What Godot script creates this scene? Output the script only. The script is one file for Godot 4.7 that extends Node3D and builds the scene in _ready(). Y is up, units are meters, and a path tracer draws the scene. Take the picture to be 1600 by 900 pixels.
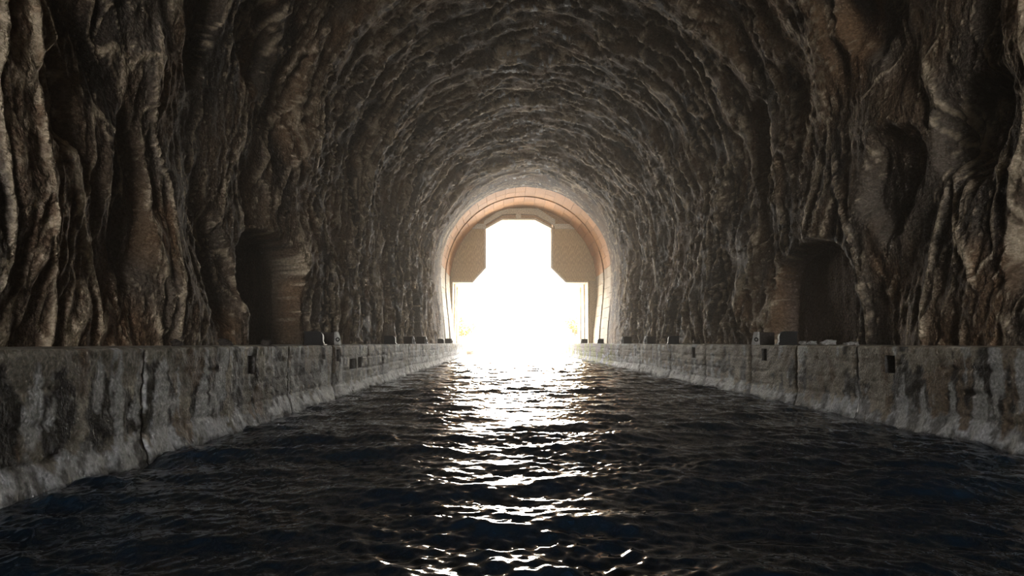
extends Node3D
# A flooded rock tunnel seen from a boat. x is to the right, -z leads to the sea mouth, water lies at y = 0.
# "d" in this file is the distance along the tunnel from the boat, so z = -d.

const X_LEFT := -4.56      # face of the quay on the left
const X_RIGHT := 6.97      # face of the quay on the right
const QUAY_TOP := 1.44
const SPRING := 8.4        # height at which the vault begins
const LINING_NEAR := 72.0
const LINING_FAR := 83.0
const MOUTH_FAR := 96.5
const INLAND := -58.0       # unseen mouth inferred behind the boat, added to light the near walls

var names := {}
var lumps := FastNoiseLite.new()
var medium := FastNoiseLite.new()
var fine := FastNoiseLite.new()
var ridge := FastNoiseLite.new()
var ridge_b := FastNoiseLite.new()
var patch := FastNoiseLite.new()
var speck := FastNoiseLite.new()
var rng := RandomNumberGenerator.new()

# ------------------------------------------------------------------ helpers

func numbered(called: String) -> String:
	var n: int = names.get(called, 0)
	names[called] = n + 1
	return called if n == 0 else "%s_%03d" % [called, n]

func tag(o: Node, label: String, category: String, group := "", kind := "") -> void:
	o.set_meta("label", label)
	o.set_meta("category", category)
	if group: o.set_meta("group", group)
	if kind: o.set_meta("kind", kind)

func base(called: String, at: Vector3, label: String, category: String, group := "", kind := "") -> Node3D:
	var o := Node3D.new()
	o.name = numbered(called)
	add_child(o, true)
	o.position = at
	tag(o, label, category, group, kind)
	return o

func put(called: String, m: Mesh, mat: Material, parent: Node) -> MeshInstance3D:
	var o := MeshInstance3D.new()
	o.name = numbered(called) if parent == self else called
	o.mesh = m
	o.material_override = null
	for i in m.get_surface_count():
		o.set_surface_override_material(i, mat)
	parent.add_child(o, true)
	return o

func set_noise(n: FastNoiseLite, kind: int, s: int, freq: float, oct := 1, gain := 0.5) -> void:
	n.noise_type = kind
	n.seed = s
	n.frequency = freq
	n.fractal_type = FastNoiseLite.FRACTAL_FBM if oct > 1 else FastNoiseLite.FRACTAL_NONE
	n.fractal_octaves = oct
	n.fractal_gain = gain

# a grid of points (rows x cols) as one smooth mesh; flip turns it over
func grid_mesh(p: PackedVector3Array, c: PackedColorArray, rows: int, cols: int, flip: bool, skip := {}) -> ArrayMesh:
	var n := PackedVector3Array()
	n.resize(rows * cols)
	var sgn := -1.0 if flip else 1.0
	for i in rows:
		var i0 := maxi(i - 1, 0) * cols
		var i1 := mini(i + 1, rows - 1) * cols
		for j in cols:
			var a := p[i1 + j] - p[i0 + j]
			var b := p[i * cols + mini(j + 1, cols - 1)] - p[i * cols + maxi(j - 1, 0)]
			n[i * cols + j] = a.cross(b).normalized() * sgn
	var ix := PackedInt32Array()
	ix.resize((rows - 1) * (cols - 1) * 6)
	var k := 0
	for i in rows - 1:
		for j in cols - 1:
			if skip.has(i * cols + j):
				continue
			var q := i * cols + j
			ix[k] = q
			ix[k + 3] = q
			if flip:
				ix[k + 1] = q + cols + 1; ix[k + 2] = q + cols
				ix[k + 4] = q + 1; ix[k + 5] = q + cols + 1
			else:
				ix[k + 1] = q + cols; ix[k + 2] = q + cols + 1
				ix[k + 4] = q + cols + 1; ix[k + 5] = q + 1
			k += 6
	ix.resize(k)
	# Godot wants clockwise faces: the order above is counter-clockwise about the normal, so swap
	for t in range(0, k, 3):
		var s := ix[t + 1]
		ix[t + 1] = ix[t + 2]
		ix[t + 2] = s
	var arr := []
	arr.resize(Mesh.ARRAY_MAX)
	arr[Mesh.ARRAY_VERTEX] = p
	arr[Mesh.ARRAY_NORMAL] = n
	if c.size(): arr[Mesh.ARRAY_COLOR] = c
	arr[Mesh.ARRAY_INDEX] = ix
	var m := ArrayMesh.new()
	m.add_surface_from_arrays(Mesh.PRIMITIVE_TRIANGLES, arr)
	return m

func tri(st: SurfaceTool, a: Vector3, b: Vector3, c: Vector3) -> void:
	st.add_vertex(a); st.add_vertex(b); st.add_vertex(c)

func quad(st: SurfaceTool, a: Vector3, b: Vector3, c: Vector3, d: Vector3) -> void:
	tri(st, a, b, c); tri(st, a, c, d)

# extrudes a polygon (x, y) along z from z0 (nearer, larger) to z1
func prism(st: SurfaceTool, poly: PackedVector2Array, z0: float, z1: float) -> void:
	var pts := poly.duplicate()
	if not Geometry2D.is_polygon_clockwise(pts):
		pts.reverse()
	var t := Geometry2D.triangulate_polygon(pts)
	for i in range(0, t.size(), 3):
		var a := pts[t[i]]; var b := pts[t[i + 1]]; var c := pts[t[i + 2]]
		if (b - a).cross(c - a) > 0.0:
			var s := b; b = c; c = s
		tri(st, Vector3(a.x, a.y, z0), Vector3(b.x, b.y, z0), Vector3(c.x, c.y, z0))
		tri(st, Vector3(a.x, a.y, z1), Vector3(c.x, c.y, z1), Vector3(b.x, b.y, z1))
	for i in pts.size():
		var a := pts[i]
		var b := pts[(i + 1) % pts.size()]
		quad(st, Vector3(a.x, a.y, z0), Vector3(a.x, a.y, z1), Vector3(b.x, b.y, z1), Vector3(b.x, b.y, z0))

func prism_mesh(poly: Array, z0: float, z1: float) -> ArrayMesh:
	var st := SurfaceTool.new()
	st.begin(Mesh.PRIMITIVE_TRIANGLES)
	st.set_smooth_group(-1)
	prism(st, PackedVector2Array(poly), z0, z1)
	st.generate_normals()
	return st.commit()

# a box with chamfered edges, centred on the origin
func chamfer_box(sx: float, sy: float, sz: float, c: float) -> ArrayMesh:
	var st := SurfaceTool.new()
	st.begin(Mesh.PRIMITIVE_TRIANGLES)
	st.set_smooth_group(-1)
	var h := Vector3(sx, sy, sz) * 0.5
	var v := func(i: int, s: Vector3) -> Vector3:   # corner s pulled in on every axis but i
		var r := Vector3.ZERO
		for k in 3:
			r[k] = s[k] * (h[k] if k == i else h[k] - c)
		return r
	var out := func(a: Vector3, b: Vector3, cc: Vector3) -> void:
		if (b - a).cross(cc - a).dot(a + b + cc) > 0.0: tri(st, a, cc, b)
		else: tri(st, a, b, cc)
	for i in 3:
		var j := (i + 1) % 3
		var k := (i + 2) % 3
		for s in [-1.0, 1.0]:
			var q := []
			for e in [[-1, -1], [1, -1], [1, 1], [-1, 1]]:
				var w := Vector3.ZERO
				w[i] = s; w[j] = e[0]; w[k] = e[1]
				q.append(v.call(i, w))
			out.call(q[0], q[1], q[2]); out.call(q[0], q[2], q[3])
			for s2 in [-1.0, 1.0]:   # edge between axis i and axis j, along k
				var w0 := Vector3.ZERO
				w0[i] = s; w0[j] = s2; w0[k] = -1
				var w1 := w0
				w1[k] = 1
				var a: Vector3 = v.call(i, w0); var b: Vector3 = v.call(i, w1)
				var d: Vector3 = v.call(j, w1); var e2: Vector3 = v.call(j, w0)
				out.call(a, b, d); out.call(a, d, e2)
	for sx2 in [-1.0, 1.0]:
		for sy2 in [-1.0, 1.0]:
			for sz2 in [-1.0, 1.0]:
				var w := Vector3(sx2, sy2, sz2)
				out.call(v.call(0, w), v.call(1, w), v.call(2, w))
	st.generate_normals()
	return st.commit()

func noise_tex(freq: float, oct: int, s: int, lo: float, hi: float, size := 512, kind := FastNoiseLite.TYPE_SIMPLEX_SMOOTH) -> NoiseTexture2D:
	var n := FastNoiseLite.new()
	set_noise(n, kind, s, freq, oct, 0.6)
	var t := NoiseTexture2D.new()
	t.width = size
	t.height = size
	t.seamless = true
	t.noise = n
	var g := Gradient.new()
	g.set_color(0, Color(lo, lo, lo))
	g.set_color(1, Color(hi, hi, hi))
	t.color_ramp = g
	return t

func mineral(tint: Color, rough: float, bump: float, scale: float, grain: Texture2D, relief: Texture2D, by_vertex := false) -> StandardMaterial3D:
	var m := StandardMaterial3D.new()
	m.albedo_color = tint
	m.roughness = rough
	m.metallic_specular = 0.18
	m.albedo_texture = grain
	m.heightmap_enabled = true
	m.heightmap_texture = relief
	m.heightmap_scale = bump
	m.uv1_triplanar = true
	m.uv1_world_triplanar = true
	m.uv1_scale = Vector3.ONE * scale
	m.vertex_color_use_as_albedo = by_vertex
	return m

func lin(r: float, g: float, b: float) -> Color:
	return Color(r, g, b).linear_to_srgb()

func ss(a: float, b: float, x: float) -> float:
	return smoothstep(a, b, x)

# ------------------------------------------------------------------ rock

func centre_x(d: float) -> float:
	return lerpf(1.2, 2.1, ss(15.0, 72.0, d))

# how far a recess is cut into the wall: height above the walkway h, side -1 left / 1 right
func recess(side: int, d: float, h: float) -> float:
	var deep := 0.0
	for r in ([[23.2, 2.9, 3.5, 0.9], [55.0, 1.7, 4.0, 1.0]] if side < 0 else [[23.6, 3.1, 3.3, 0.75], [58.5, 1.5, 4.2, 1.1]]):
		var x: float = (d - r[0]) / r[1]
		if absf(x) < 1.15:
			var top: float = r[2] * (0.62 + 0.38 * sqrt(maxf(0.0, 1.0 - x * x)))
			deep = maxf(deep, r[3] * (1.0 - ss(0.92, 1.06, absf(x))) * (1.0 - ss(top - 0.12, top + 0.12, h)))
	return deep

# lime seams that run down the wall: side, d at the foot, d at the top, lower and upper end (metres of wall above the foot), width
const SEAMS := [
	[-1, 16.0, 15.6, 0.3, 7.2, 0.16], [-1, 13.2, 12.3, 0.5, 6.0, 0.22], [-1, 11.6, 11.9, 0.2, 7.5, 0.14], [-1, 10.6, 10.9, 1.0, 6.5, 0.13], [-1, 19.0, 21.5, 3.2, 8.0, 0.14],
	[-1, 22.5, 26.5, 5.2, 9.5, 0.22], [-1, 24.0, 28.5, 4.6, 9.0, 0.2], [-1, 29.0, 31.0, 0.3, 9.0, 0.2], [-1, 35.0, 37.0, 0.3, 11.0, 0.25], [-1, 41.0, 40.0, 0.3, 12.0, 0.3], [-1, 47.0, 49.0, 0.3, 12.0, 0.3],
	[1, 28.6, 30.5, 0.3, 6.5, 0.18], [1, 27.4, 26.8, 0.4, 5.5, 0.14], [1, 26.0, 27.6, 2.5, 9.5, 0.2], [1, 20.4, 23.4, 0.3, 4.2, 0.14], [1, 19.6, 22.0, 0.3, 6.0, 0.16], [1, 17.0, 16.2, 0.4, 5.5, 0.18],
	[1, 15.4, 17.4, 1.5, 7.5, 0.16], [1, 13.4, 14.0, 0.5, 8.0, 0.15], [1, 11.8, 13.0, 4.0, 9.5, 0.2], [1, 33.0, 35.0, 0.3, 9.0, 0.2], [1, 36.5, 36.0, 0.3, 11.0, 0.22], [1, 40.0, 43.0, 0.3, 12.0, 0.3], [1, 46.0, 46.5, 0.3, 13.0, 0.3], [1, 51.0, 53.0, 0.3, 13.0, 0.35],
]
# broad tan spills of lime and earth: side, d, height, reach along, reach up
const SPILLS := [[1, 23.5, 9.0, 2.6, 3.6], [1, 14.0, 7.6, 1.3, 2.2], [1, 29.5, 12.5, 2.6, 3.5], [-1, 11.4, 3.0, 0.9, 3.2], [-1, 13.6, 7.6, 0.9, 2.2], [-1, 27.0, 8.5, 2.2, 2.6], [-1, 30.0, 14.0, 3.0, 4.0]]
# hollows in the wall: side, d, height, reach along, reach up, depth
const HOLLOWS := [[1, 15.4, 4.8, 1.3, 1.5, 0.8], [1, 18.6, 4.4, 1.3, 1.3, 0.6], [1, 13.6, 2.6, 1.0, 1.6, 0.6], [1, 28.6, 8.2, 1.5, 2.2, 0.8], [1, 19.0, 9.5, 1.4, 1.5, 0.6], [-1, 17.6, 8.4, 1.0, 2.0, 0.7], [-1, 21.5, 9.0, 1.6, 1.6, 0.7], [-1, 14.5, 2.8, 0.9, 2.0, 0.4], [-1, 19.0, 2.2, 1.3, 1.6, 0.4], [-1, 12.2, 4.3, 0.7, 0.8, 0.4]]

func build_rock(mat: Material) -> void:
	var ds := PackedFloat32Array()
	var d := INLAND
	while d < LINING_NEAR + 0.3:
		ds.append(d)
		d += clampf(d * d / 4200.0, 0.035, 0.2) if d > 7.0 else (0.3 if d > 0.0 else 1.0)
	var rows := ds.size()
	# profile: left foot, up the wall, over the vault, down to the right foot
	var prof := PackedVector3Array()   # x: sideways share, y: height, z: arc length
	var foot := 0.9
	var step := 0.05
	var y := foot
	var arc := 0.0
	while y < SPRING:
		prof.append(Vector3(-(8.25 + 0.45 * ss(foot, SPRING, y)), y, arc))
		y += step; arc += step
	var count := int(PI * 8.75 / step)
	for i in count + 1:
		var a := PI * i / count
		prof.append(Vector3(-cos(a) * 8.7, SPRING + sin(a) * 8.85, arc))
		arc += step
	y = SPRING - step
	while y > foot:
		prof.append(Vector3(8.25 + 0.45 * ss(foot, SPRING, y), y, arc))
		y -= step; arc += step
	var cols := prof.size()
	var half := arc * 0.5
	var p := PackedVector3Array()
	var c := PackedColorArray()
	p.resize(rows * cols)
	c.resize(rows * cols)
	var brown := Color(0.20, 0.138, 0.088)
	var grey := Color(0.165, 0.135, 0.105)
	var warm := Color(0.27, 0.16, 0.085)
	var dark := Color(0.05, 0.043, 0.037)
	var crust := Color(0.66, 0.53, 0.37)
	var plaster := Color(0.26, 0.19, 0.15)
	for i in rows:
		d = ds[i]
		var cx := centre_x(d)
		var tame := 1.0 - 0.85 * ss(60.0, LINING_NEAR - 1.0, d)
		var close := 0.58 * ss(58.0, LINING_NEAR - 1.0, d)     # the bore narrows to meet the lining
		var seams := SEAMS.filter(func(v): return d > minf(v[1], v[2]) - 1.2 and d < maxf(v[1], v[2]) + 1.2)
		var spills := SPILLS.filter(func(v): return absf(d - v[1]) < v[3] * 1.6)
		var hollows := HOLLOWS.filter(func(v): return absf(d - v[1]) < v[3] * 1.5)
		for j in cols:
			var q := prof[j]
			var nrm := Vector2(q.x, (q.y - SPRING) * 0.98 if q.y > SPRING else 0.0).normalized()
			var x := q.x + cx
			var u := q.z - half
			var side := -1 if u < 0.0 else 1
			var au := absf(u)
			# rough rock: lumps, then folds that run down the walls and round the vault
			var big := lumps.get_noise_3d(x, q.y, d)
			var mid := medium.get_noise_2d(u * 0.42, d * 1.1)
			var wob := patch.get_noise_3d(x * 0.6, q.y * 0.6, d * 0.6)
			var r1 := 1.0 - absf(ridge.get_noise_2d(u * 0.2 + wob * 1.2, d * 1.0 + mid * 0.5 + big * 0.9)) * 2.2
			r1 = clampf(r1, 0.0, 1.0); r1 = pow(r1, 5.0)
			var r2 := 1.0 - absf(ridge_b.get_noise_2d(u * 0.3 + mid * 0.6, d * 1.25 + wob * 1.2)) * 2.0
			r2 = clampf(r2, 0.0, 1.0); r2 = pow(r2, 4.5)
			var small := fine.get_noise_2d(u * 0.5, d)
			var cut := recess(side, d, q.y - QUAY_TOP) if q.y < 7.0 else 0.0
			var rough := tame * (1.0 - 0.9 * minf(cut, 1.0))
			var crown := 1.0 - ss(6.0, 13.0, au)
			var up := half - au - 0.5      # metres of wall above the walkway
			var seam := 0.0
			for v in seams:
				if v[0] == side and up > v[3] - 0.5 and up < v[4] + 0.5:
					var at: float = lerpf(v[1], v[2], (up - v[3]) / (v[4] - v[3])) + wob * 0.9 + small * 0.12 + 0.25 * mid
					var w: float = v[5] * (0.45 + 0.9 * absf(mid) + 0.3 * small)
					seam = maxf(seam, exp(-pow((d - at) / w, 2.0)) * ss(v[3] - 0.5, v[3], up) * ss(v[4] + 0.5, v[4] - 0.6, up))
			var spill := 0.0
			for v in spills:
				if v[0] == side:
					spill = maxf(spill, ss(1.0, 0.55, Vector2((d - v[1]) / v[3], (up - v[2]) / v[4]).length() + wob * 0.6 + mid * 0.35))
			var hollow := 0.0
			for v in hollows:
				if v[0] == side:
					hollow = maxf(hollow, 0.8 * v[5] * ss(1.0, 0.6, Vector2((d - v[1]) / v[3], (up - v[2]) / v[4]).length() + wob * 0.5 + mid * 0.3))
			var off := 0.25 + hollow - 0.12 * spill - seam * 0.11 * (1.0 - minf(cut, 1.0)) - close + rough * (big * lerpf(0.5, 0.45, crown) + mid * 0.15 * lerpf(0.6, 1.0, ss(16.0, 32.0, d)) + small * 0.06 - (r1 * 0.2 + r2 * 0.12) * lerpf(0.35, 1.0, ss(16.0, 32.0, d))) + cut
			p[i * cols + j] = Vector3(x + nrm.x * off, q.y + nrm.y * off, -d)
			# what the rock is made of: earth-brown and grey stone, pale lime crust along the seams
			var k := patch.get_noise_3d(x * 1.3 + 40.0, q.y * 0.8, d * 1.3)
			var col := brown.lerp(grey, ss(-0.25, 0.3, k))
			col = col.lerp(warm, 0.5 * spill)
			col = col.lerp(warm, 0.75 * ss(0.12, 0.5, patch.get_noise_3d(x, q.y * 0.7 - 30.0, d)))
			col = col.lerp(dark, 0.85 * ss(0.05, 0.42, patch.get_noise_3d(x * 1.7, q.y * 0.55 + 70.0, d * 1.7)))
			var grit := speck.get_noise_3d(x, q.y, d)
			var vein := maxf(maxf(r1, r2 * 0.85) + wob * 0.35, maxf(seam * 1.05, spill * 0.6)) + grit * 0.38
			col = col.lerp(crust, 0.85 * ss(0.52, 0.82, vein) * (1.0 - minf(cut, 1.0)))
			if cut > 0.5:
				col = col.lerp(plaster if side > 0 else grey * 0.7, 0.8)
			# scattered white flecks along the crown
			if au < 3.2 and d > 22.0:
				col = col.lerp(Color(0.8, 0.8, 0.78), ss(0.36, 0.41, speck.get_noise_3d(x * 0.38, 9.0, d * 0.22) + 0.1 * wob - 0.05 * au))
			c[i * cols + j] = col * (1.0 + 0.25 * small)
	# left wall, ceiling and right wall share their edge columns
	var cut_a := int((SPRING - foot) / step) + int(count * 0.25)
	var cut_b := cols - 1 - cut_a
	for part in [["wall_left", 0, cut_a, "rough brown rock wall of the tunnel above the left quay"], ["ceiling", cut_a, cut_b, "rough rock vault overhead with pale lime veins running round it"], ["wall_right", cut_b, cols - 1, "rough brown rock wall of the tunnel above the right quay"]]:
		var a: int = part[1]
		var b: int = part[2]
		var w := b - a + 1
		var pp := PackedVector3Array()
		var pc := PackedColorArray()
		for i in rows:
			pp.append_array(p.slice(i * cols + a, i * cols + b + 1))
			pc.append_array(c.slice(i * cols + a, i * cols + b + 1))
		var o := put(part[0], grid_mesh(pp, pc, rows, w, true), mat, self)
		tag(o, part[3], "rock wall" if part[0] != "ceiling" else "rock vault", "", "structure")

# ------------------------------------------------------------------ water

func build_water(mat: Material) -> void:
	var waves := []
	rng.seed = 77
	for k in 34:
		var t := k / 33.0
		var wl := 2.4 * pow(0.10 / 2.4, t)             # from 2.4 m down to 10 cm
		var ang := rng.randfn(0.0, 0.85)               # crests lie mostly across the channel
		var num := TAU / wl
		waves.append([sin(ang) * num, cos(ang) * num, rng.randf() * TAU, 0.0062 * pow(wl, 0.78) * rng.randf_range(0.7, 1.3), num])
	var ds := PackedFloat32Array()
	var d := 1.0
	while d < 87.0:
		ds.append(d)
		d += clampf(d * d / 2000.0, 0.024, 0.11) if d < 60.0 else 0.16
	var x0 := -5.0
	var x1 := 7.4
	var cols := 480
	var rows := ds.size()
	var p := PackedVector3Array()
	p.resize(rows * cols)
	var nw := waves.size()
	var kx := PackedFloat32Array(); var kz := PackedFloat32Array(); var ph := PackedFloat32Array(); var am := PackedFloat32Array()
	for w in waves:
		kx.append(w[0]); kz.append(w[1]); ph.append(w[2]); am.append(w[3])
	for i in rows:
		d = ds[i]
		var use := nw if d < 25.0 else (27 if d < 50.0 else 21)
		for j in cols:
			var x := lerpf(x0, x1, j / (cols - 1.0))
			var gust := 1.0 + 0.7 * patch.get_noise_2d(x * 1.6, d * 1.1)
			var h := 0.0
			for k in use:
				var s := sin(kx[k] * x + kz[k] * d + ph[k])
				h += am[k] * (s + 0.35 * s * s)
			p[i * cols + j] = Vector3(x, h * gust, -d)
	var o := put("water", grid_mesh(p, PackedColorArray(), rows, cols, false), mat, self)
	tag(o, "dark rippled sea water filling the channel between the quays", "water", "", "structure")
	# open sea in front of the mouth, and the still water behind the boat
	for s in [[-260.0, 260.0, MOUTH_FAR, 420.0, "calm bright sea outside the tunnel mouth"], [-8.4, 11.6, INLAND - 40.0, 1.02, "dark water of the channel behind the boat"]]:
		var st := SurfaceTool.new()
		st.begin(Mesh.PRIMITIVE_TRIANGLES)
		quad(st, Vector3(s[0], 0, -s[2]), Vector3(s[0], 0, -s[3]), Vector3(s[1], 0, -s[3]), Vector3(s[1], 0, -s[2]))
		st.generate_normals()
		var sea := put("sea_water", st.commit(), mat, self)
		tag(sea, s[4], "water", "", "structure")
	var st2 := SurfaceTool.new()
	st2.begin(Mesh.PRIMITIVE_TRIANGLES)
	quad(st2, Vector3(-8.0, 0, -86.9), Vector3(-8.0, 0, -MOUTH_FAR), Vector3(11.6, 0, -MOUTH_FAR), Vector3(11.6, 0, -86.9))
	st2.generate_normals()
	tag(put("sea_water", st2.commit(), mat, self), "glaring water between the side walls of the mouth", "water", "", "structure")

# ------------------------------------------------------------------ quays

func build_quay(side: int, mat: Material, dark_mat: Material) -> void:
	var face := X_LEFT if side < 0 else X_RIGHT
	var label := "long stained concrete quay on the left with a black square port" if side < 0 else "long stained concrete quay on the right with green algae near the mouth"
	var o := base("concrete_quay", Vector3(face, 0, 0), label, "quay", "", "structure")
	var joints := [INLAND, 3.0, 9.4, 15.6, 19.7, 24.6, 27.6, 35.0, 41.0, 49.0, 57.0, 65.0, 73.0, 80.0, 87.0]
	# [d0, d1, y0, y1, depth]
	var ports := [[13.15, 13.5, 0.95, 1.27, 0.5]]
	if side < 0:
		ports.append_array([[20.05, 20.4, 1.0, 1.32, 0.12], [21.75, 22.5, 0.72, 1.02, 0.5], [23.0, 23.5, 0.72, 1.05, 0.4]])
	else:
		joints = [INLAND, 4.0, 14.6, 17.6, 20.9, 25.6, 31.0, 38.0, 45.0, 53.0, 60.0, 67.0, 74.0, 80.0, 87.0]
		ports.append_array([[19.6, 20.0, 1.02, 1.34, 0.12], [27.0, 27.4, 0.95, 1.33, 0.4]])
	var back := 1.0 if side > 0 else -1.0
	put("quay_core", prism_mesh([Vector2(back * 0.08, -0.5), Vector2(back * 0.08, QUAY_TOP - 0.06), Vector2(back * 5.2, QUAY_TOP - 0.06), Vector2(back * 5.2, -0.5)], -INLAND, -13.0), dark_mat, o)
	put("quay_core", prism_mesh([Vector2(back * 0.55, -0.5), Vector2(back * 0.55, QUAY_TOP - 0.06), Vector2(back * 5.2, QUAY_TOP - 0.06), Vector2(back * 5.2, -0.5)], -13.0, -87.0), dark_mat, o)
	for s in joints.size() - 1:
		var d0: float = joints[s] + 0.008
		var d1: float = joints[s + 1] - 0.008
		var zs := []
		var d := d0
		while d < d1 - 0.01:
			zs.append(d)
			d += clampf(d * d / 2600.0, 0.05, 0.22) if d > 2.0 else 0.6
		zs.append(d1)
		var ys := []   # heights down the face
		var y := QUAY_TOP - 0.03
		while y > -0.5:
			ys.append(y)
			y -= 0.045
		var mine := []
		for h in ports:
			if h[0] > d0 and h[1] < d1:
				mine.append(h)
				zs = zs.filter(func(v): return absf(v - h[0]) > 0.025 and absf(v - h[1]) > 0.025)
				zs.append(h[0]); zs.append(h[1])
				ys = ys.filter(func(v): return absf(v - h[2]) > 0.02 and absf(v - h[3]) > 0.02)
				ys.append(h[2]); ys.append(h[3])
		zs.sort(); ys.sort(); ys.reverse()
		# columns: the walkway from the rock to the edge, then down the face
		var prof := [Vector2(5.2, QUAY_TOP), Vector2(2.5, QUAY_TOP), Vector2(1.2, QUAY_TOP), Vector2(0.5, QUAY_TOP), Vector2(0.16, QUAY_TOP), Vector2(0.06, QUAY_TOP), Vector2(0.018, QUAY_TOP - 0.008)]
		for v in ys: prof.append(Vector2(0, v))
		var cols := prof.size()
		var rows := zs.size()
		var p := PackedVector3Array()
		var c := PackedColorArray()
		p.resize(rows * cols)
		c.resize(rows * cols)
		var skip := {}
		var lean := rng.randf_range(-0.02, 0.02)
		for i in rows:
			var dd: float = zs[i]
			var edge := ss(0.0, 0.035, minf(dd - d0, d1 - dd))
			for j in cols:
				var q: Vector2 = prof[j]
				var depth := q.x     # away from the water
				var yy := q.y
				var a := medium.get_noise_3d(dd * 1.2, yy * 2.0, side * 30.0)
				var b := fine.get_noise_3d(dd * 1.6, yy * 2.2, side * 17.0)
				var inside := false
				for h in mine:
					if dd > h[0] - 0.01 and dd < h[1] + 0.01 and yy > h[2] - 0.01 and yy < h[3] + 0.01 and j >= 7:
						inside = true
						if dd < h[1] - 0.01 and yy > h[2] + 0.01: skip[i * cols + j] = true
				if j >= 6:
					# formwork boards leave shallow lips, the foot spreads and is eaten by the sea
					var board: float = fposmod(yy + 0.04 * sin(dd * 0.3), 0.36)
					var lip := 0.028 * (1.0 - ss(0.0, 0.05, board))
					var foot := ss(0.42, -0.15, yy)
					var eaten := foot * (0.05 + 0.09 * maxf(0.0, medium.get_noise_3d(dd * 3.5, yy * 3.0, 5.0)))
					if not inside:
						depth += lean + lip + a * 0.03 + b * 0.022 - foot * 0.2 + eaten
					depth += (1.0 - edge) * 0.03
				elif j >= 3:
					yy += b * 0.012 - (1.0 - edge) * 0.02 - (0.03 * ss(0.2, 0.5, a) if j >= 5 else 0.0)
				p[i * cols + j] = Vector3(-depth if side < 0 else depth, yy, -dd)
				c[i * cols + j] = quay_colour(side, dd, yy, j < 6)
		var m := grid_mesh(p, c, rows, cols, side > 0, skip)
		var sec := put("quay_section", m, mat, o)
		# the ports: five inner faces each
		for h in mine:
			var st := SurfaceTool.new()
			st.begin(Mesh.PRIMITIVE_TRIANGLES)
			st.set_smooth_group(-1)
			var f := 1.0 if side > 0 else -1.0
			var n0 := Vector3(lean * f, h[2], -h[0]); var n1 := Vector3(lean * f, h[3], -h[0])
			var n2 := Vector3(lean * f, h[3], -h[1]); var n3 := Vector3(lean * f, h[2], -h[1])
			var b := Vector3(f * h[4], 0, 0)
			quad(st, n0, n1, n1 + b, n0 + b); quad(st, n1, n2, n2 + b, n1 + b); quad(st, n2, n3, n3 + b, n2 + b); quad(st, n3, n0, n0 + b, n3 + b)
			quad(st, n0 + b, n1 + b, n2 + b, n3 + b)
			st.generate_normals()
			put("port", st.commit(), dark_mat, sec)

func quay_colour(side: int, d: float, y: float, top: bool) -> Color:
	var n1 := patch.get_noise_3d(d * 1.6, y * 3.0, side * 50.0)
	var n2 := speck.get_noise_3d(d * 0.8, y * 0.9, side * 21.0)
	var n3 := medium.get_noise_3d(d * 1.6, y * 1.2, side * 9.0)
	var n4 := patch.get_noise_3d(d * 5.0, y * 0.7, side * 81.0)     # runs that follow gravity
	var n5 := patch.get_noise_3d(d * 9.0, y * 1.6, side * 33.0)
	var concrete := Color(0.44, 0.37, 0.275) if side > 0 else Color(0.34, 0.30, 0.235)
	var col := concrete.lerp(Color(0.64, 0.56, 0.43), ss(-0.05, 0.3, n1 + 0.4 * n2))
	col = col.lerp(Color(0.22, 0.14, 0.08), 0.75 * ss(0.05, 0.3, n3))
	if top:
		return col.lerp(Color(0.12, 0.10, 0.08), ss(-0.1, 0.3, n3))
	# black weed and damp above the tide line, in tongues
	var black := ss(0.0, 0.1, n4 * 0.9 + n1 * 0.6 + n2 * 0.3 + (0.27 if side < 0 else 0.10) - absf(y - 0.68) * 0.7)
	col = col.lerp(Color(0.022, 0.020, 0.018), 0.92 * black)
	# ragged salt and barnacle crust, its white also painting light caught on the foot
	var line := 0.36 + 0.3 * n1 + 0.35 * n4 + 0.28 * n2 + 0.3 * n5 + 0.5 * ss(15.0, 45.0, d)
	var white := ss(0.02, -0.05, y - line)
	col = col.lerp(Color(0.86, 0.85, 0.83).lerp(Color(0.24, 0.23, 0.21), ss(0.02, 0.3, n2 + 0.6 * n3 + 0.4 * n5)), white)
	# white runs under the top edge
	col = col.lerp(Color(0.75, 0.73, 0.68), 0.9 * ss(0.30, 0.36, n5 + 0.3 * n4 + 0.2 * n2 + 0.5 * n1))
	# weed right at the water
	col = col.lerp(Color(0.07, 0.065, 0.055), 0.8 * ss(0.08, 0.02, y + 0.12 * n2 + 0.1 * n5))
	if side > 0 and d > 44.0:
		col = col.lerp(Color(0.36, 0.37, 0.03), 0.9 * ss(-0.2, 0.02, n1 + 0.4 * n2 - absf(y - 0.75) * 0.25) * ss(44.0, 50.0, d))
	return col

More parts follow.
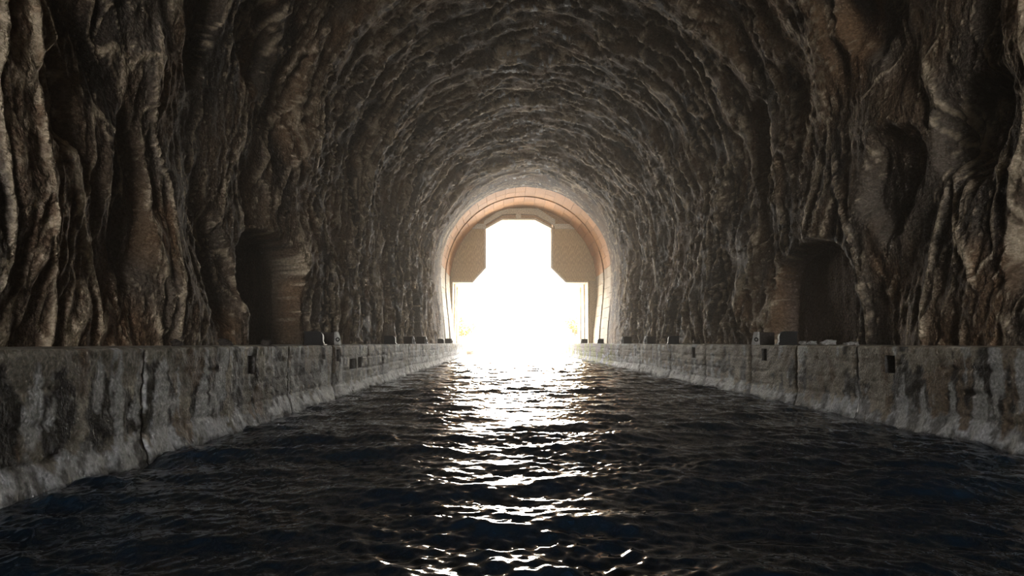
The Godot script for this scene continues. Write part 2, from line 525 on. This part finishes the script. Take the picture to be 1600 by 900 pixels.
# bent steel chock: upright at the water side, round shoulder, top running back to the wall
func mooring_chock(side: int, d: float, mat: Material, label: String) -> void:
	var f := 1.0 if side > 0 else -1.0
	var face := X_LEFT if side < 0 else X_RIGHT
	var o := base("mooring_chock", Vector3(face + f * 0.18, QUAY_TOP, -d), label, "mooring chock", "steel chocks along the quays")
	var outer := []
	var inner := []
	for k in 9:
		var a := PI * 0.5 * k / 8.0
		outer.append(Vector2(f * (0.16 - 0.16 * cos(a)), 0.20 + 0.16 * sin(a)))
		inner.append(Vector2(f * (0.16 - 0.13 * cos(a)), 0.20 + 0.13 * sin(a)))
	var poly := [Vector2(-f * 0.05, 0.0), Vector2(-f * 0.02, 0.05), Vector2(0, 0.1)]
	poly.append_array(outer)
	poly.append(Vector2(f * 0.5, 0.36)); poly.append(Vector2(f * 0.5, 0.33))
	inner.reverse()
	poly.append_array(inner)
	poly.append(Vector2(f * 0.03, 0.0))
	put("bent_plate", prism_mesh(poly, 0.05, -0.07), mat, o)
	put("web_plate", prism_mesh([Vector2(f * 0.03, 0.0), Vector2(f * 0.03, 0.2), Vector2(f * 0.05, 0.27), Vector2(f * 0.09, 0.31), Vector2(f * 0.16, 0.33), Vector2(f * 0.5, 0.33), Vector2(f * 0.5, 0.0)], -0.03, -0.06), mat, o)
	var plate := put("foot_plate", chamfer_box(0.56, 0.025, 0.34, 0.006), mat, o)
	plate.position = Vector3(f * 0.22, 0.0125, 0)

# squat mooring block with a paler plate and a round eye on its water side
func mooring_block(side: int, d: float, size: float, body: Material, pale: Material, dark: Material, label: String) -> void:
	var f := 1.0 if side > 0 else -1.0
	var face := X_LEFT if side < 0 else X_RIGHT
	var o := base("mooring_block", Vector3(face + f * (0.25 + size * 0.5), QUAY_TOP, -d), label, "mooring block", "mooring blocks along the quays")
	var b := put("block", chamfer_box(size, size * 0.85, size * 0.9, 0.02), body, o)
	b.position.y = size * 0.425
	var pl := put("cheek_plate", prism_mesh([Vector2(-f * size * 0.5, 0.0), Vector2(-f * size * 0.82, 0.0), Vector2(-f * size * 0.80, size * 0.12), Vector2(-f * size * 0.62, size * 0.88), Vector2(-f * size * 0.5, size * 0.88)], size * 0.4, -size * 0.4), pale, o)
	var eye := TorusMesh.new()
	eye.inner_radius = size * 0.07
	eye.outer_radius = size * 0.15
	eye.rings = 16
	eye.ring_segments = 8
	var e := put("ring_eye", eye, dark, pl)
	e.position = Vector3(-f * size * 0.74, size * 0.36, size * 0.41)
	e.rotation.x = PI / 2

# ------------------------------------------------------------------ portal

func arch_point(a: float, grow: float, cx: float) -> Vector2:
	# a runs from 0 (left foot) to 1 (right foot) along the lining's inner face
	var wall := SPRING - 0.9
	var bow := PI * 8.45
	var total := wall * 2.0 + bow
	var s := a * total
	if s < wall:
		var y := 0.9 + s
		return Vector2(cx - (7.75 + 0.55 * ss(0.9, SPRING, y)) - grow, y)
	if s > wall + bow:
		var y := 0.9 + total - s
		return Vector2(cx + 7.75 + 0.55 * ss(0.9, SPRING, y) + grow, y)
	var t := (s - wall) / 8.45
	return Vector2(cx - cos(t) * (8.3 + grow), SPRING + sin(t) * (8.6 + grow))

func build_lining(orange: Array, pale: Array, joint: Material) -> void:
	var cx := 2.1
	var o := base("portal_lining", Vector3(0, 0, 0), "concrete block lining that rings the tunnel just before the sea mouth", "tunnel lining", "", "structure")
	# solid ring behind the blocks
	var n := 72
	for s in [[LINING_NEAR + 0.15, 84.2, 0.24, 3.6]]:
		var st := SurfaceTool.new()
		st.begin(Mesh.PRIMITIVE_TRIANGLES)
		st.set_smooth_group(-1)
		for i in n:
			var a0 := arch_point(float(i) / n, s[2], cx); var a1 := arch_point(float(i + 1) / n, s[2], cx)
			var b0 := arch_point(float(i) / n, s[3], cx); var b1 := arch_point(float(i + 1) / n, s[3], cx)
			var z0: float = -s[0]
			var z1: float = -s[1]
			quad(st, Vector3(a0.x, a0.y, z0), Vector3(b0.x, b0.y, z0), Vector3(b1.x, b1.y, z0), Vector3(a1.x, a1.y, z0))
			quad(st, Vector3(a0.x, a0.y, z0), Vector3(a1.x, a1.y, z0), Vector3(a1.x, a1.y, z1), Vector3(a0.x, a0.y, z1))
		st.generate_normals()
		put("ring_core", st.commit(), joint, o)
	# rings of blocks, each ring stepping in a little towards the mouth
	var rings := [[72.0, 73.3, 0.1, 30], [73.34, 75.6, 0.16, 40], [75.64, 77.9, 0.16, 40], [77.94, 80.4, 0.06, 36], [80.44, 83.9, 0.06, 36]]
	rng.seed = 5
	for r in rings:
		var m: int = r[3]
		for i in m:
			var a0 := (i + 0.012) / float(m)
			var a1 := (i + 0.988) / float(m)
			var proud := rng.randf_range(-0.012, 0.012)
			var st := SurfaceTool.new()
			st.begin(Mesh.PRIMITIVE_TRIANGLES)
			st.set_smooth_group(-1)
			var steps := 3
			for k in steps:
				var u0 := lerpf(a0, a1, k / float(steps)); var u1 := lerpf(a0, a1, (k + 1) / float(steps))
				var i0 := arch_point(u0, r[2] + proud, cx); var i1 := arch_point(u1, r[2] + proud, cx)
				var o0 := arch_point(u0, 0.55, cx); var o1 := arch_point(u1, 0.55, cx)
				var z0: float = -r[0]
				var z1: float = -r[1]
				quad(st, Vector3(i0.x, i0.y, z0), Vector3(i1.x, i1.y, z0), Vector3(i1.x, i1.y, z1), Vector3(i0.x, i0.y, z1))
				quad(st, Vector3(i0.x, i0.y, z0), Vector3(o0.x, o0.y, z0), Vector3(o1.x, o1.y, z0), Vector3(i1.x, i1.y, z0))
				if k == 0:
					quad(st, Vector3(i0.x, i0.y, z0), Vector3(i0.x, i0.y, z1), Vector3(o0.x, o0.y, z1), Vector3(o0.x, o0.y, z0))
				if k == steps - 1:
					quad(st, Vector3(i1.x, i1.y, z0), Vector3(o1.x, o1.y, z0), Vector3(o1.x, o1.y, z1), Vector3(i1.x, i1.y, z1))
			st.generate_normals()
			var mid := (a0 + a1) * 0.5
			var set_: Array = orange if mid > 0.2 and mid < 0.8 else pale
			put("lining_block", st.commit(), set_[rng.randi() % set_.size()], o)

func build_mouth(wall: Material, panel: Material, trim: Material, pier: Material) -> void:
	var o := base("mouth_shield", Vector3.ZERO, "concrete shield wall in the tunnel mouth with a tall cross-shaped opening", "portal wall", "", "structure")
	var zf := -84.0
	var zb := -MOUTH_FAR
	# tympanum above the cross beams, filling the arch and everything over it
	put("tympanum", prism_mesh([Vector2(-16, 14.55), Vector2(-2.3, 14.55), Vector2(-2.3, 15.34), Vector2(-0.37, 16.5), Vector2(3.6, 16.5), Vector2(5.5, 15.4), Vector2(5.5, 14.55), Vector2(20, 14.55), Vector2(20, 30), Vector2(-16, 30)], zf, zb), wall, o)
	# the two hanging panels, cut off at their lower inner corners
	put("hanging_panel", prism_mesh([Vector2(-16, 14.55), Vector2(-2.3, 14.55), Vector2(-2.26, 10.1), Vector2(-3.73, 8.48), Vector2(-16, 8.48)], zf + 0.02, zb), panel, o)
	put("hanging_panel", prism_mesh([Vector2(20, 14.55), Vector2(5.42, 14.55), Vector2(5.36, 10.1), Vector2(7.0, 8.48), Vector2(20, 8.48)], zf + 0.02, zb), panel, o)
	# raised rims along the panels' free edges
	put("panel_rim", prism_mesh([Vector2(-2.42, 14.6), Vector2(-2.2, 14.6), Vector2(-2.16, 10.05), Vector2(-3.68, 8.36), Vector2(-6.3, 8.36), Vector2(-6.3, 8.54), Vector2(-3.78, 8.54), Vector2(-2.36, 10.1)], zf + 0.2, zf - 0.25), trim, o)
	put("panel_rim", prism_mesh([Vector2(5.52, 14.6), Vector2(5.3, 14.6), Vector2(5.26, 10.05), Vector2(6.95, 8.36), Vector2(9.6, 8.36), Vector2(9.6, 8.54), Vector2(7.05, 8.54), Vector2(5.46, 10.1)], zf + 0.2, zf - 0.25), trim, o)
	# broken-arch beam over the opening: upper chord, lower chord, king post
	put("arch_beam", prism_mesh([Vector2(-2.42, 14.5), Vector2(-2.42, 15.4), Vector2(-0.42, 16.9), Vector2(3.78, 16.9), Vector2(5.75, 15.6), Vector2(5.75, 14.9), Vector2(5.5, 14.9), Vector2(5.45, 15.1), Vector2(3.5, 16.15), Vector2(1.9, 16.25), Vector2(1.2, 16.25), Vector2(-0.3, 16.15), Vector2(-2.2, 15.05), Vector2(-2.2, 14.5)], zf + 0.35, zf - 0.3), trim, o)
	put("lower_chord", prism_mesh([Vector2(-2.3, 14.45), Vector2(-2.3, 14.7), Vector2(-0.4, 15.78), Vector2(3.5, 15.78), Vector2(5.45, 14.75), Vector2(5.45, 14.5), Vector2(3.42, 15.56), Vector2(-0.35, 15.56)], zf + 0.3, zf - 0.3), trim, o)
	put("king_post", prism_mesh([Vector2(1.25, 15.7), Vector2(1.25, 16.4), Vector2(1.85, 16.4), Vector2(1.85, 15.7)], zf + 0.4, zf - 0.2), trim, o)
	put("recess_panel", prism_mesh([Vector2(-2.2, 14.6), Vector2(-0.4, 15.6), Vector2(3.5, 15.6), Vector2(5.4, 14.6), Vector2(5.4, 15.5), Vector2(3.6, 16.6), Vector2(-0.4, 16.6), Vector2(-2.2, 15.4)], zf - 0.1, zf - 0.5), wall, o)
	for b in [[-6.4, -2.4], [5.7, 9.9]]:
		put("cross_beam", prism_mesh([Vector2(b[0], 14.55), Vector2(b[0], 15.12), Vector2(b[1], 15.12), Vector2(b[1], 14.55)], zf + 0.3, zf - 0.2), trim, o)
	# side walls of the mouth, below the panels: boards left their print
	for s in [[-6.1, -16.0], [9.57, 20.0]]:
		var f := -1.0 if s[0] < 0 else 1.0
		put("side_wall", prism_mesh([Vector2(s[0] + f * 0.05, -1.0), Vector2(s[0] + f * 0.05, 8.5), Vector2(s[1], 8.5), Vector2(s[1], -1.0)], -LINING_FAR - 0.2, zb), pier, o)
		for k in 6:
			var za := -LINING_FAR - 0.4 - k * 2.2
			put("pilaster", prism_mesh([Vector2(s[0] - f * (0.14 if k % 2 == 0 else 0.03), QUAY_TOP - 0.3), Vector2(s[0] - f * (0.14 if k % 2 == 0 else 0.03), 8.46), Vector2(s[0] + f * 0.3, 8.46), Vector2(s[0] + f * 0.3, QUAY_TOP - 0.3)], za, za - 2.12), pier, o)
	# the cliff around the mouth, outside
	for s in [[-120.0, -15.5], [19.5, 120.0]]:
		tag(put("cliff", prism_mesh([Vector2(s[0], -1), Vector2(s[0], 40), Vector2(s[1], 40), Vector2(s[1], -1)], -76.0, zb - 0.5), wall, self), "pale cliff face outside, %s of the tunnel mouth" % ("left" if s[0] < 0 else "right"), "cliff", "", "structure")

# ------------------------------------------------------------------ outside

func build_outside(hill_mat: Material, leaf: Material, bark: Material, rock: Material) -> void:
	# the far shore: a scrubby limestone slope
	var rows := 60
	var cols := 90
	var p := PackedVector3Array()
	var c := PackedColorArray()
	for i in rows:
		for j in cols:
			var t := i / (rows - 1.0)
			var x := lerpf(-260, 260, j / (cols - 1.0))
			var h := t * 75.0 + medium.get_noise_2d(x * 0.2, t * 12.0) * 6.0 * t + lumps.get_noise_2d(x * 0.15, t * 5.0) * 12.0 * t - 1.0
			p.append(Vector3(x, h, -290.0 - t * 130.0))
			c.append(Color(0.34, 0.31, 0.25).lerp(Color(0.10, 0.11, 0.04), ss(0.0, 0.25, speck.get_noise_2d(x * 0.25, t * 40.0))))
	tag(put("hillside", grid_mesh(p, c, rows, cols, false), hill_mat, self), "sunlit scrubby hillside across the water, washed out by glare", "hill", "", "structure")
	# banks at the foot of the cliff with a bush on either side of the mouth
	rng.seed = 11
	for s in [[-9.0, 108.0, -1.0, "left"], [13.2, 108.0, 1.0, "right"]]:
		var st := SurfaceTool.new()
		var sm := SphereMesh.new()
		sm.radius = 1.0
		sm.height = 2.0
		sm.radial_segments = 28
		sm.rings = 14
		var arr := sm.get_mesh_arrays()
		var v: PackedVector3Array = arr[Mesh.ARRAY_VERTEX]
		for k in v.size():
			var q := v[k] * Vector3(4.5, 1.7, 7.0)
			v[k] = q * (1.0 + 0.35 * medium.get_noise_3d(q.x + s[0], q.y, q.z))
		arr[Mesh.ARRAY_VERTEX] = v
		var am := ArrayMesh.new()
		am.add_surface_from_arrays(Mesh.PRIMITIVE_TRIANGLES, arr)
		st.create_from(am, 0)
		st.generate_normals()
		var bank := put("shore_rock", st.commit(), rock, self)
		bank.position = Vector3(s[0], 0.2, -s[1])
		tag(bank, "pale shore boulder outside the mouth on the %s" % s[3], "boulder")
		var bush := base("shore_bush", Vector3(s[0] - s[2] * 1.8, 2.2, -s[1]), "yellow-green bush overhanging the water outside the mouth on the %s" % s[3], "bush")
		var ls := SurfaceTool.new()
		ls.begin(Mesh.PRIMITIVE_TRIANGLES)
		var bs := SurfaceTool.new()
		bs.begin(Mesh.PRIMITIVE_TRIANGLES)
		for k in 26:
			var dir := Vector3(-s[2] * rng.randf_range(-0.3, 1.0), rng.randf_range(0.25, 1.3), rng.randf_range(-0.8, 0.8)).normalized()
			var tip := dir * rng.randf_range(2.2, 4.6)
			var w := dir.cross(Vector3.UP).normalized() * 0.035
			var w2 := dir.cross(w).normalized() * 0.035
			for e in [[w, w2], [w2, -w], [-w, -w2], [-w2, w]]:
				tri(bs, e[0], tip, e[1])
			for l in 110:
				var at := tip * rng.randf_range(0.4, 1.05) + Vector3(rng.randfn(0, 0.3), rng.randfn(0, 0.25), rng.randfn(0, 0.3))
				var a := Vector3(rng.randfn(0, 1), rng.randfn(0, 1), rng.randfn(0, 1)).normalized() * 0.16
				var b := a.cross(Vector3(rng.randfn(0, 1), rng.randfn(0, 1), rng.randfn(0, 1))).normalized() * 0.07
				quad(ls, at - a, at + b, at + a, at - b)
		ls.generate_normals()
		bs.generate_normals()
		put("branches", bs.commit(), bark, bush)
		var fo := put("foliage", ls.commit(), leaf, bush)
		fo.set_meta("kind", "stuff")

# ------------------------------------------------------------------ scene

func _ready() -> void:
	# camera: an eye 1.5 m over the water, looking slightly up
	var cam := Camera3D.new()
	cam.name = "camera"
	cam.fov = rad_to_deg(2.0 * atan(450.0 / 1150.0))
	cam.near = 0.1
	cam.far = 1000.0
	add_child(cam)
	cam.position = Vector3(0, 1.5, 0)
	cam.rotation = Vector3(atan(85.5 / 1150.0), -atan(11.0 / 1150.0), 0)
	cam.current = true
	# sky and exposure: the eye is set for the dark, so the day outside burns out
	var env := Environment.new()
	env.background_mode = Environment.BG_SKY
	var sky := Sky.new()
	var sm := ProceduralSkyMaterial.new()
	sm.sky_top_color = Color(0.80, 0.88, 1.0)
	sm.sky_horizon_color = Color(1.0, 1.0, 1.0)
	sm.ground_bottom_color = Color(0.6, 0.6, 0.6)
	sm.ground_horizon_color = Color(0.9, 0.9, 0.9)
	sm.sky_energy_multiplier = 1.0
	sky.sky_material = sm
	env.sky = sky
	env.tonemap_mode = Environment.TONE_MAPPER_LINEAR
	env.tonemap_exposure = 42.0
	env.sdfgi_enabled = true
	env.ssao_enabled = true
	env.ssil_enabled = true
	env.volumetric_fog_enabled = true
	env.volumetric_fog_density = 0.001     # thin mist, added for the washed-out glow round the mouth
	env.volumetric_fog_albedo = Color(1.0, 0.96, 0.9)
	env.volumetric_fog_anisotropy = 0.55
	var we := WorldEnvironment.new()
	we.name = "world_environment"
	we.environment = env
	add_child(we)
	# sun: high, off to the left beyond the hill side of the mouth
	var sun := DirectionalLight3D.new()
	sun.name = "sun"
	sun.light_energy = 2.2
	sun.light_color = Color(1.0, 0.95, 0.86)
	sun.light_angular_distance = 0.5
	sun.shadow_enabled = true
	add_child(sun)
	sun.rotation = Vector3(deg_to_rad(-58), deg_to_rad(140), 0)
	# the daylight that the mouth lets in
	var day := AreaLight3D.new()
	day.name = "daylight"
	day.area_size = Vector2(15.4, 15.0)
	day.area_normalize_energy = false
	day.light_energy = 0.32
	day.light_color = Color(1.0, 0.98, 0.95)
	day.shadow_enabled = true
	add_child(day)
	day.position = Vector3(1.7, 8.0, -MOUTH_FAR - 0.8)
	day.rotation.y = PI     # shines towards +z, into the tunnel
	# fill for the near walls, added at the unseen mouth behind the boat
	var inland_fill := AreaLight3D.new()
	inland_fill.name = "inland_fill_light"
	inland_fill.area_size = Vector2(15.0, 15.0)
	inland_fill.area_normalize_energy = false
	inland_fill.light_energy = 0.13
	inland_fill.light_color = Color(1.0, 0.98, 0.95)
	inland_fill.shadow_enabled = true
	add_child(inland_fill)
	inland_fill.position = Vector3(1.2, 9.0, -INLAND + 0.5)

	set_noise(lumps, FastNoiseLite.TYPE_SIMPLEX_SMOOTH, 3, 0.16, 2)
	set_noise(medium, FastNoiseLite.TYPE_SIMPLEX_SMOOTH, 8, 0.55, 3)
	set_noise(fine, FastNoiseLite.TYPE_SIMPLEX_SMOOTH, 21, 2.2, 3)
	set_noise(ridge, FastNoiseLite.TYPE_SIMPLEX_SMOOTH, 31, 0.42, 2)
	set_noise(ridge_b, FastNoiseLite.TYPE_SIMPLEX_SMOOTH, 35, 0.9, 2)
	set_noise(patch, FastNoiseLite.TYPE_SIMPLEX_SMOOTH, 44, 0.22, 3)
	set_noise(speck, FastNoiseLite.TYPE_SIMPLEX_SMOOTH, 52, 3.0, 3)

	var grain := noise_tex(0.03, 5, 4, 0.55, 1.0)
	var relief := noise_tex(0.025, 6, 9, 0.0, 1.0)
	var rock_mat := mineral(Color.WHITE, 0.82, 6.0, 0.55, grain, relief, true)
	rock_mat.metallic_specular = 0.14
	var quay_mat := mineral(Color.WHITE, 0.75, 2.0, 0.9, grain, relief, true)
	var port_mat := mineral(lin(0.12, 0.11, 0.1), 0.8, 1.0, 1.0, grain, relief)
	var water_mat := StandardMaterial3D.new()
	water_mat.albedo_color = lin(0.003, 0.012, 0.023)
	water_mat.roughness = 0.04
	water_mat.metallic_specular = 0.36

	print("rock")
	build_rock(rock_mat)
	print("water")
	build_water(water_mat)
	print("quays")
	rng.seed = 2
	build_quay(-1, quay_mat, port_mat)
	build_quay(1, quay_mat, port_mat)
	print("portal")
	var orange := []
	var pale := []
	for t in [0.9, 1.0, 1.12]:
		orange.append(mineral(lin(0.54 * t, 0.28 * t, 0.12 * t), 0.8, 1.5, 0.4, grain, relief))  # arch blocks: tan concrete with the warm bounce off the water painted in
		pale.append(mineral(lin(0.50 * t, 0.40 * t, 0.27 * t), 0.8, 1.5, 0.4, grain, relief))
	build_lining(orange, pale, mineral(lin(0.16, 0.11, 0.07), 0.9, 1.0, 0.5, grain, relief))
	var boards := mineral(lin(0.74, 0.54, 0.27), 0.85, 1.2, 0.5, grain, relief)
	boards.uv1_scale = Vector3(1.2, 0.12, 0.3)
	build_mouth(mineral(lin(0.62, 0.39, 0.19), 0.85, 1.0, 0.4, grain, relief), boards, mineral(lin(0.86, 0.76, 0.54), 0.8, 0.6, 0.5, grain, relief), mineral(lin(0.62, 0.48, 0.28), 0.85, 1.0, 0.5, grain, relief))

	print("fittings")
	var steel := mineral(lin(0.012, 0.011, 0.010), 0.5, 0.4, 2.0, grain, relief)
	var block := mineral(lin(0.045, 0.036, 0.03), 0.8, 0.6, 1.5, grain, relief)
	var chalk := mineral(lin(0.34, 0.32, 0.29), 0.7, 0.5, 1.5, grain, relief)
	mooring_chock(-1, 19.3, steel, "largest dark bent-steel mooring chock on the left quay")
	mooring_chock(1, 19.2, steel, "largest dark bent-steel mooring chock on the right quay")
	mooring_chock(-1, 32.0, steel, "smaller steel chock farther along the left quay")
	mooring_chock(1, 32.3, steel, "smaller steel chock farther along the right quay")
	mooring_chock(-1, 57.5, steel, "tiny far steel chock near the mouth on the left quay")
	mooring_chock(1, 57.0, steel, "tiny far steel chock near the mouth on the right quay")
	mooring_block(-1, 21.0, 0.42, block, chalk, steel, "dark mooring block with chalky cheek beside the nearest left chock")
	mooring_block(1, 21.0, 0.42, block, chalk, steel, "dark mooring block with chalky cheek beside the nearest right chock")
	mooring_block(-1, 38.5, 0.45, block, chalk, steel, "second dark mooring block along the left quay")
	mooring_block(1, 37.6, 0.45, block, chalk, steel, "second dark mooring block along the right quay")
	mooring_block(-1, 44.5, 0.5, block, chalk, steel, "third dark mooring block along the left quay")
	mooring_block(1, 45.0, 0.5, block, chalk, steel, "third dark mooring block along the right quay, its cheek shining white")
	mooring_block(-1, 66.0, 0.5, block, chalk, steel, "farthest mooring block on the left quay by the lining")
	mooring_block(1, 69.0, 0.5, block, chalk, steel, "farthest mooring block on the right quay by the lining")
	# loose stones fallen on the walkways
	rng.seed = 31
	for side in [1, -1]:
		for k in (10 if side > 0 else 5):
			var sm2 := SphereMesh.new()
			sm2.radius = 1.0; sm2.height = 2.0; sm2.radial_segments = 14; sm2.rings = 8
			var arr := sm2.get_mesh_arrays()
			var v: PackedVector3Array = arr[Mesh.ARRAY_VERTEX]
			var size := rng.randf_range(0.05, 0.12)
			var shape := Vector3(rng.randf_range(0.9, 1.5), rng.randf_range(0.55, 0.8), rng.randf_range(0.8, 1.3)) * size
			for n in v.size():
				v[n] = (v[n].clamp(Vector3.ONE * -0.86, Vector3.ONE * 0.86) * (1.0 + 0.6 * fine.get_noise_3d(v[n].x * 0.4 + k * 5.0, v[n].y * 0.4, v[n].z * 0.4))) * shape
			arr[Mesh.ARRAY_VERTEX] = v
			var am := ArrayMesh.new()
			am.add_surface_from_arrays(Mesh.PRIMITIVE_TRIANGLES, arr)
			var st := SurfaceTool.new()
			st.create_from(am, 0)
			st.generate_normals()
			var stone := put("loose_stone", st.commit(), chalk if side > 0 else block, self)
			stone.position = Vector3(8.0 + k % 3 * 0.3, QUAY_TOP + shape.y * 0.72, -17.2 - k * 0.42) if side > 0 else Vector3(-5.3 - k % 2 * 0.5, QUAY_TOP + shape.y * 0.72, -12.0 - k * 1.1)
			stone.rotation.y = rng.randf() * TAU
			if side > 0: tag(stone, "pale loose stone in the scatter behind the nearest right chock", "stone", "pale stones on the right walkway")
			else: tag(stone, "dark loose stone on the left walkway under the rock wall", "stone", "dark stones on the left walkway")
	print("outside")
	var hill_mat := StandardMaterial3D.new()
	hill_mat.vertex_color_use_as_albedo = true
	hill_mat.roughness = 0.95
	var leaf := StandardMaterial3D.new()
	leaf.albedo_color = lin(0.08, 0.06, 0.004)
	leaf.roughness = 0.6
	leaf.backlight_enabled = true
	leaf.backlight = lin(0.1, 0.08, 0.004)
	build_outside(hill_mat, leaf, block, mineral(lin(0.34, 0.28, 0.18), 0.9, 2.0, 0.3, grain, relief))
	print("done")
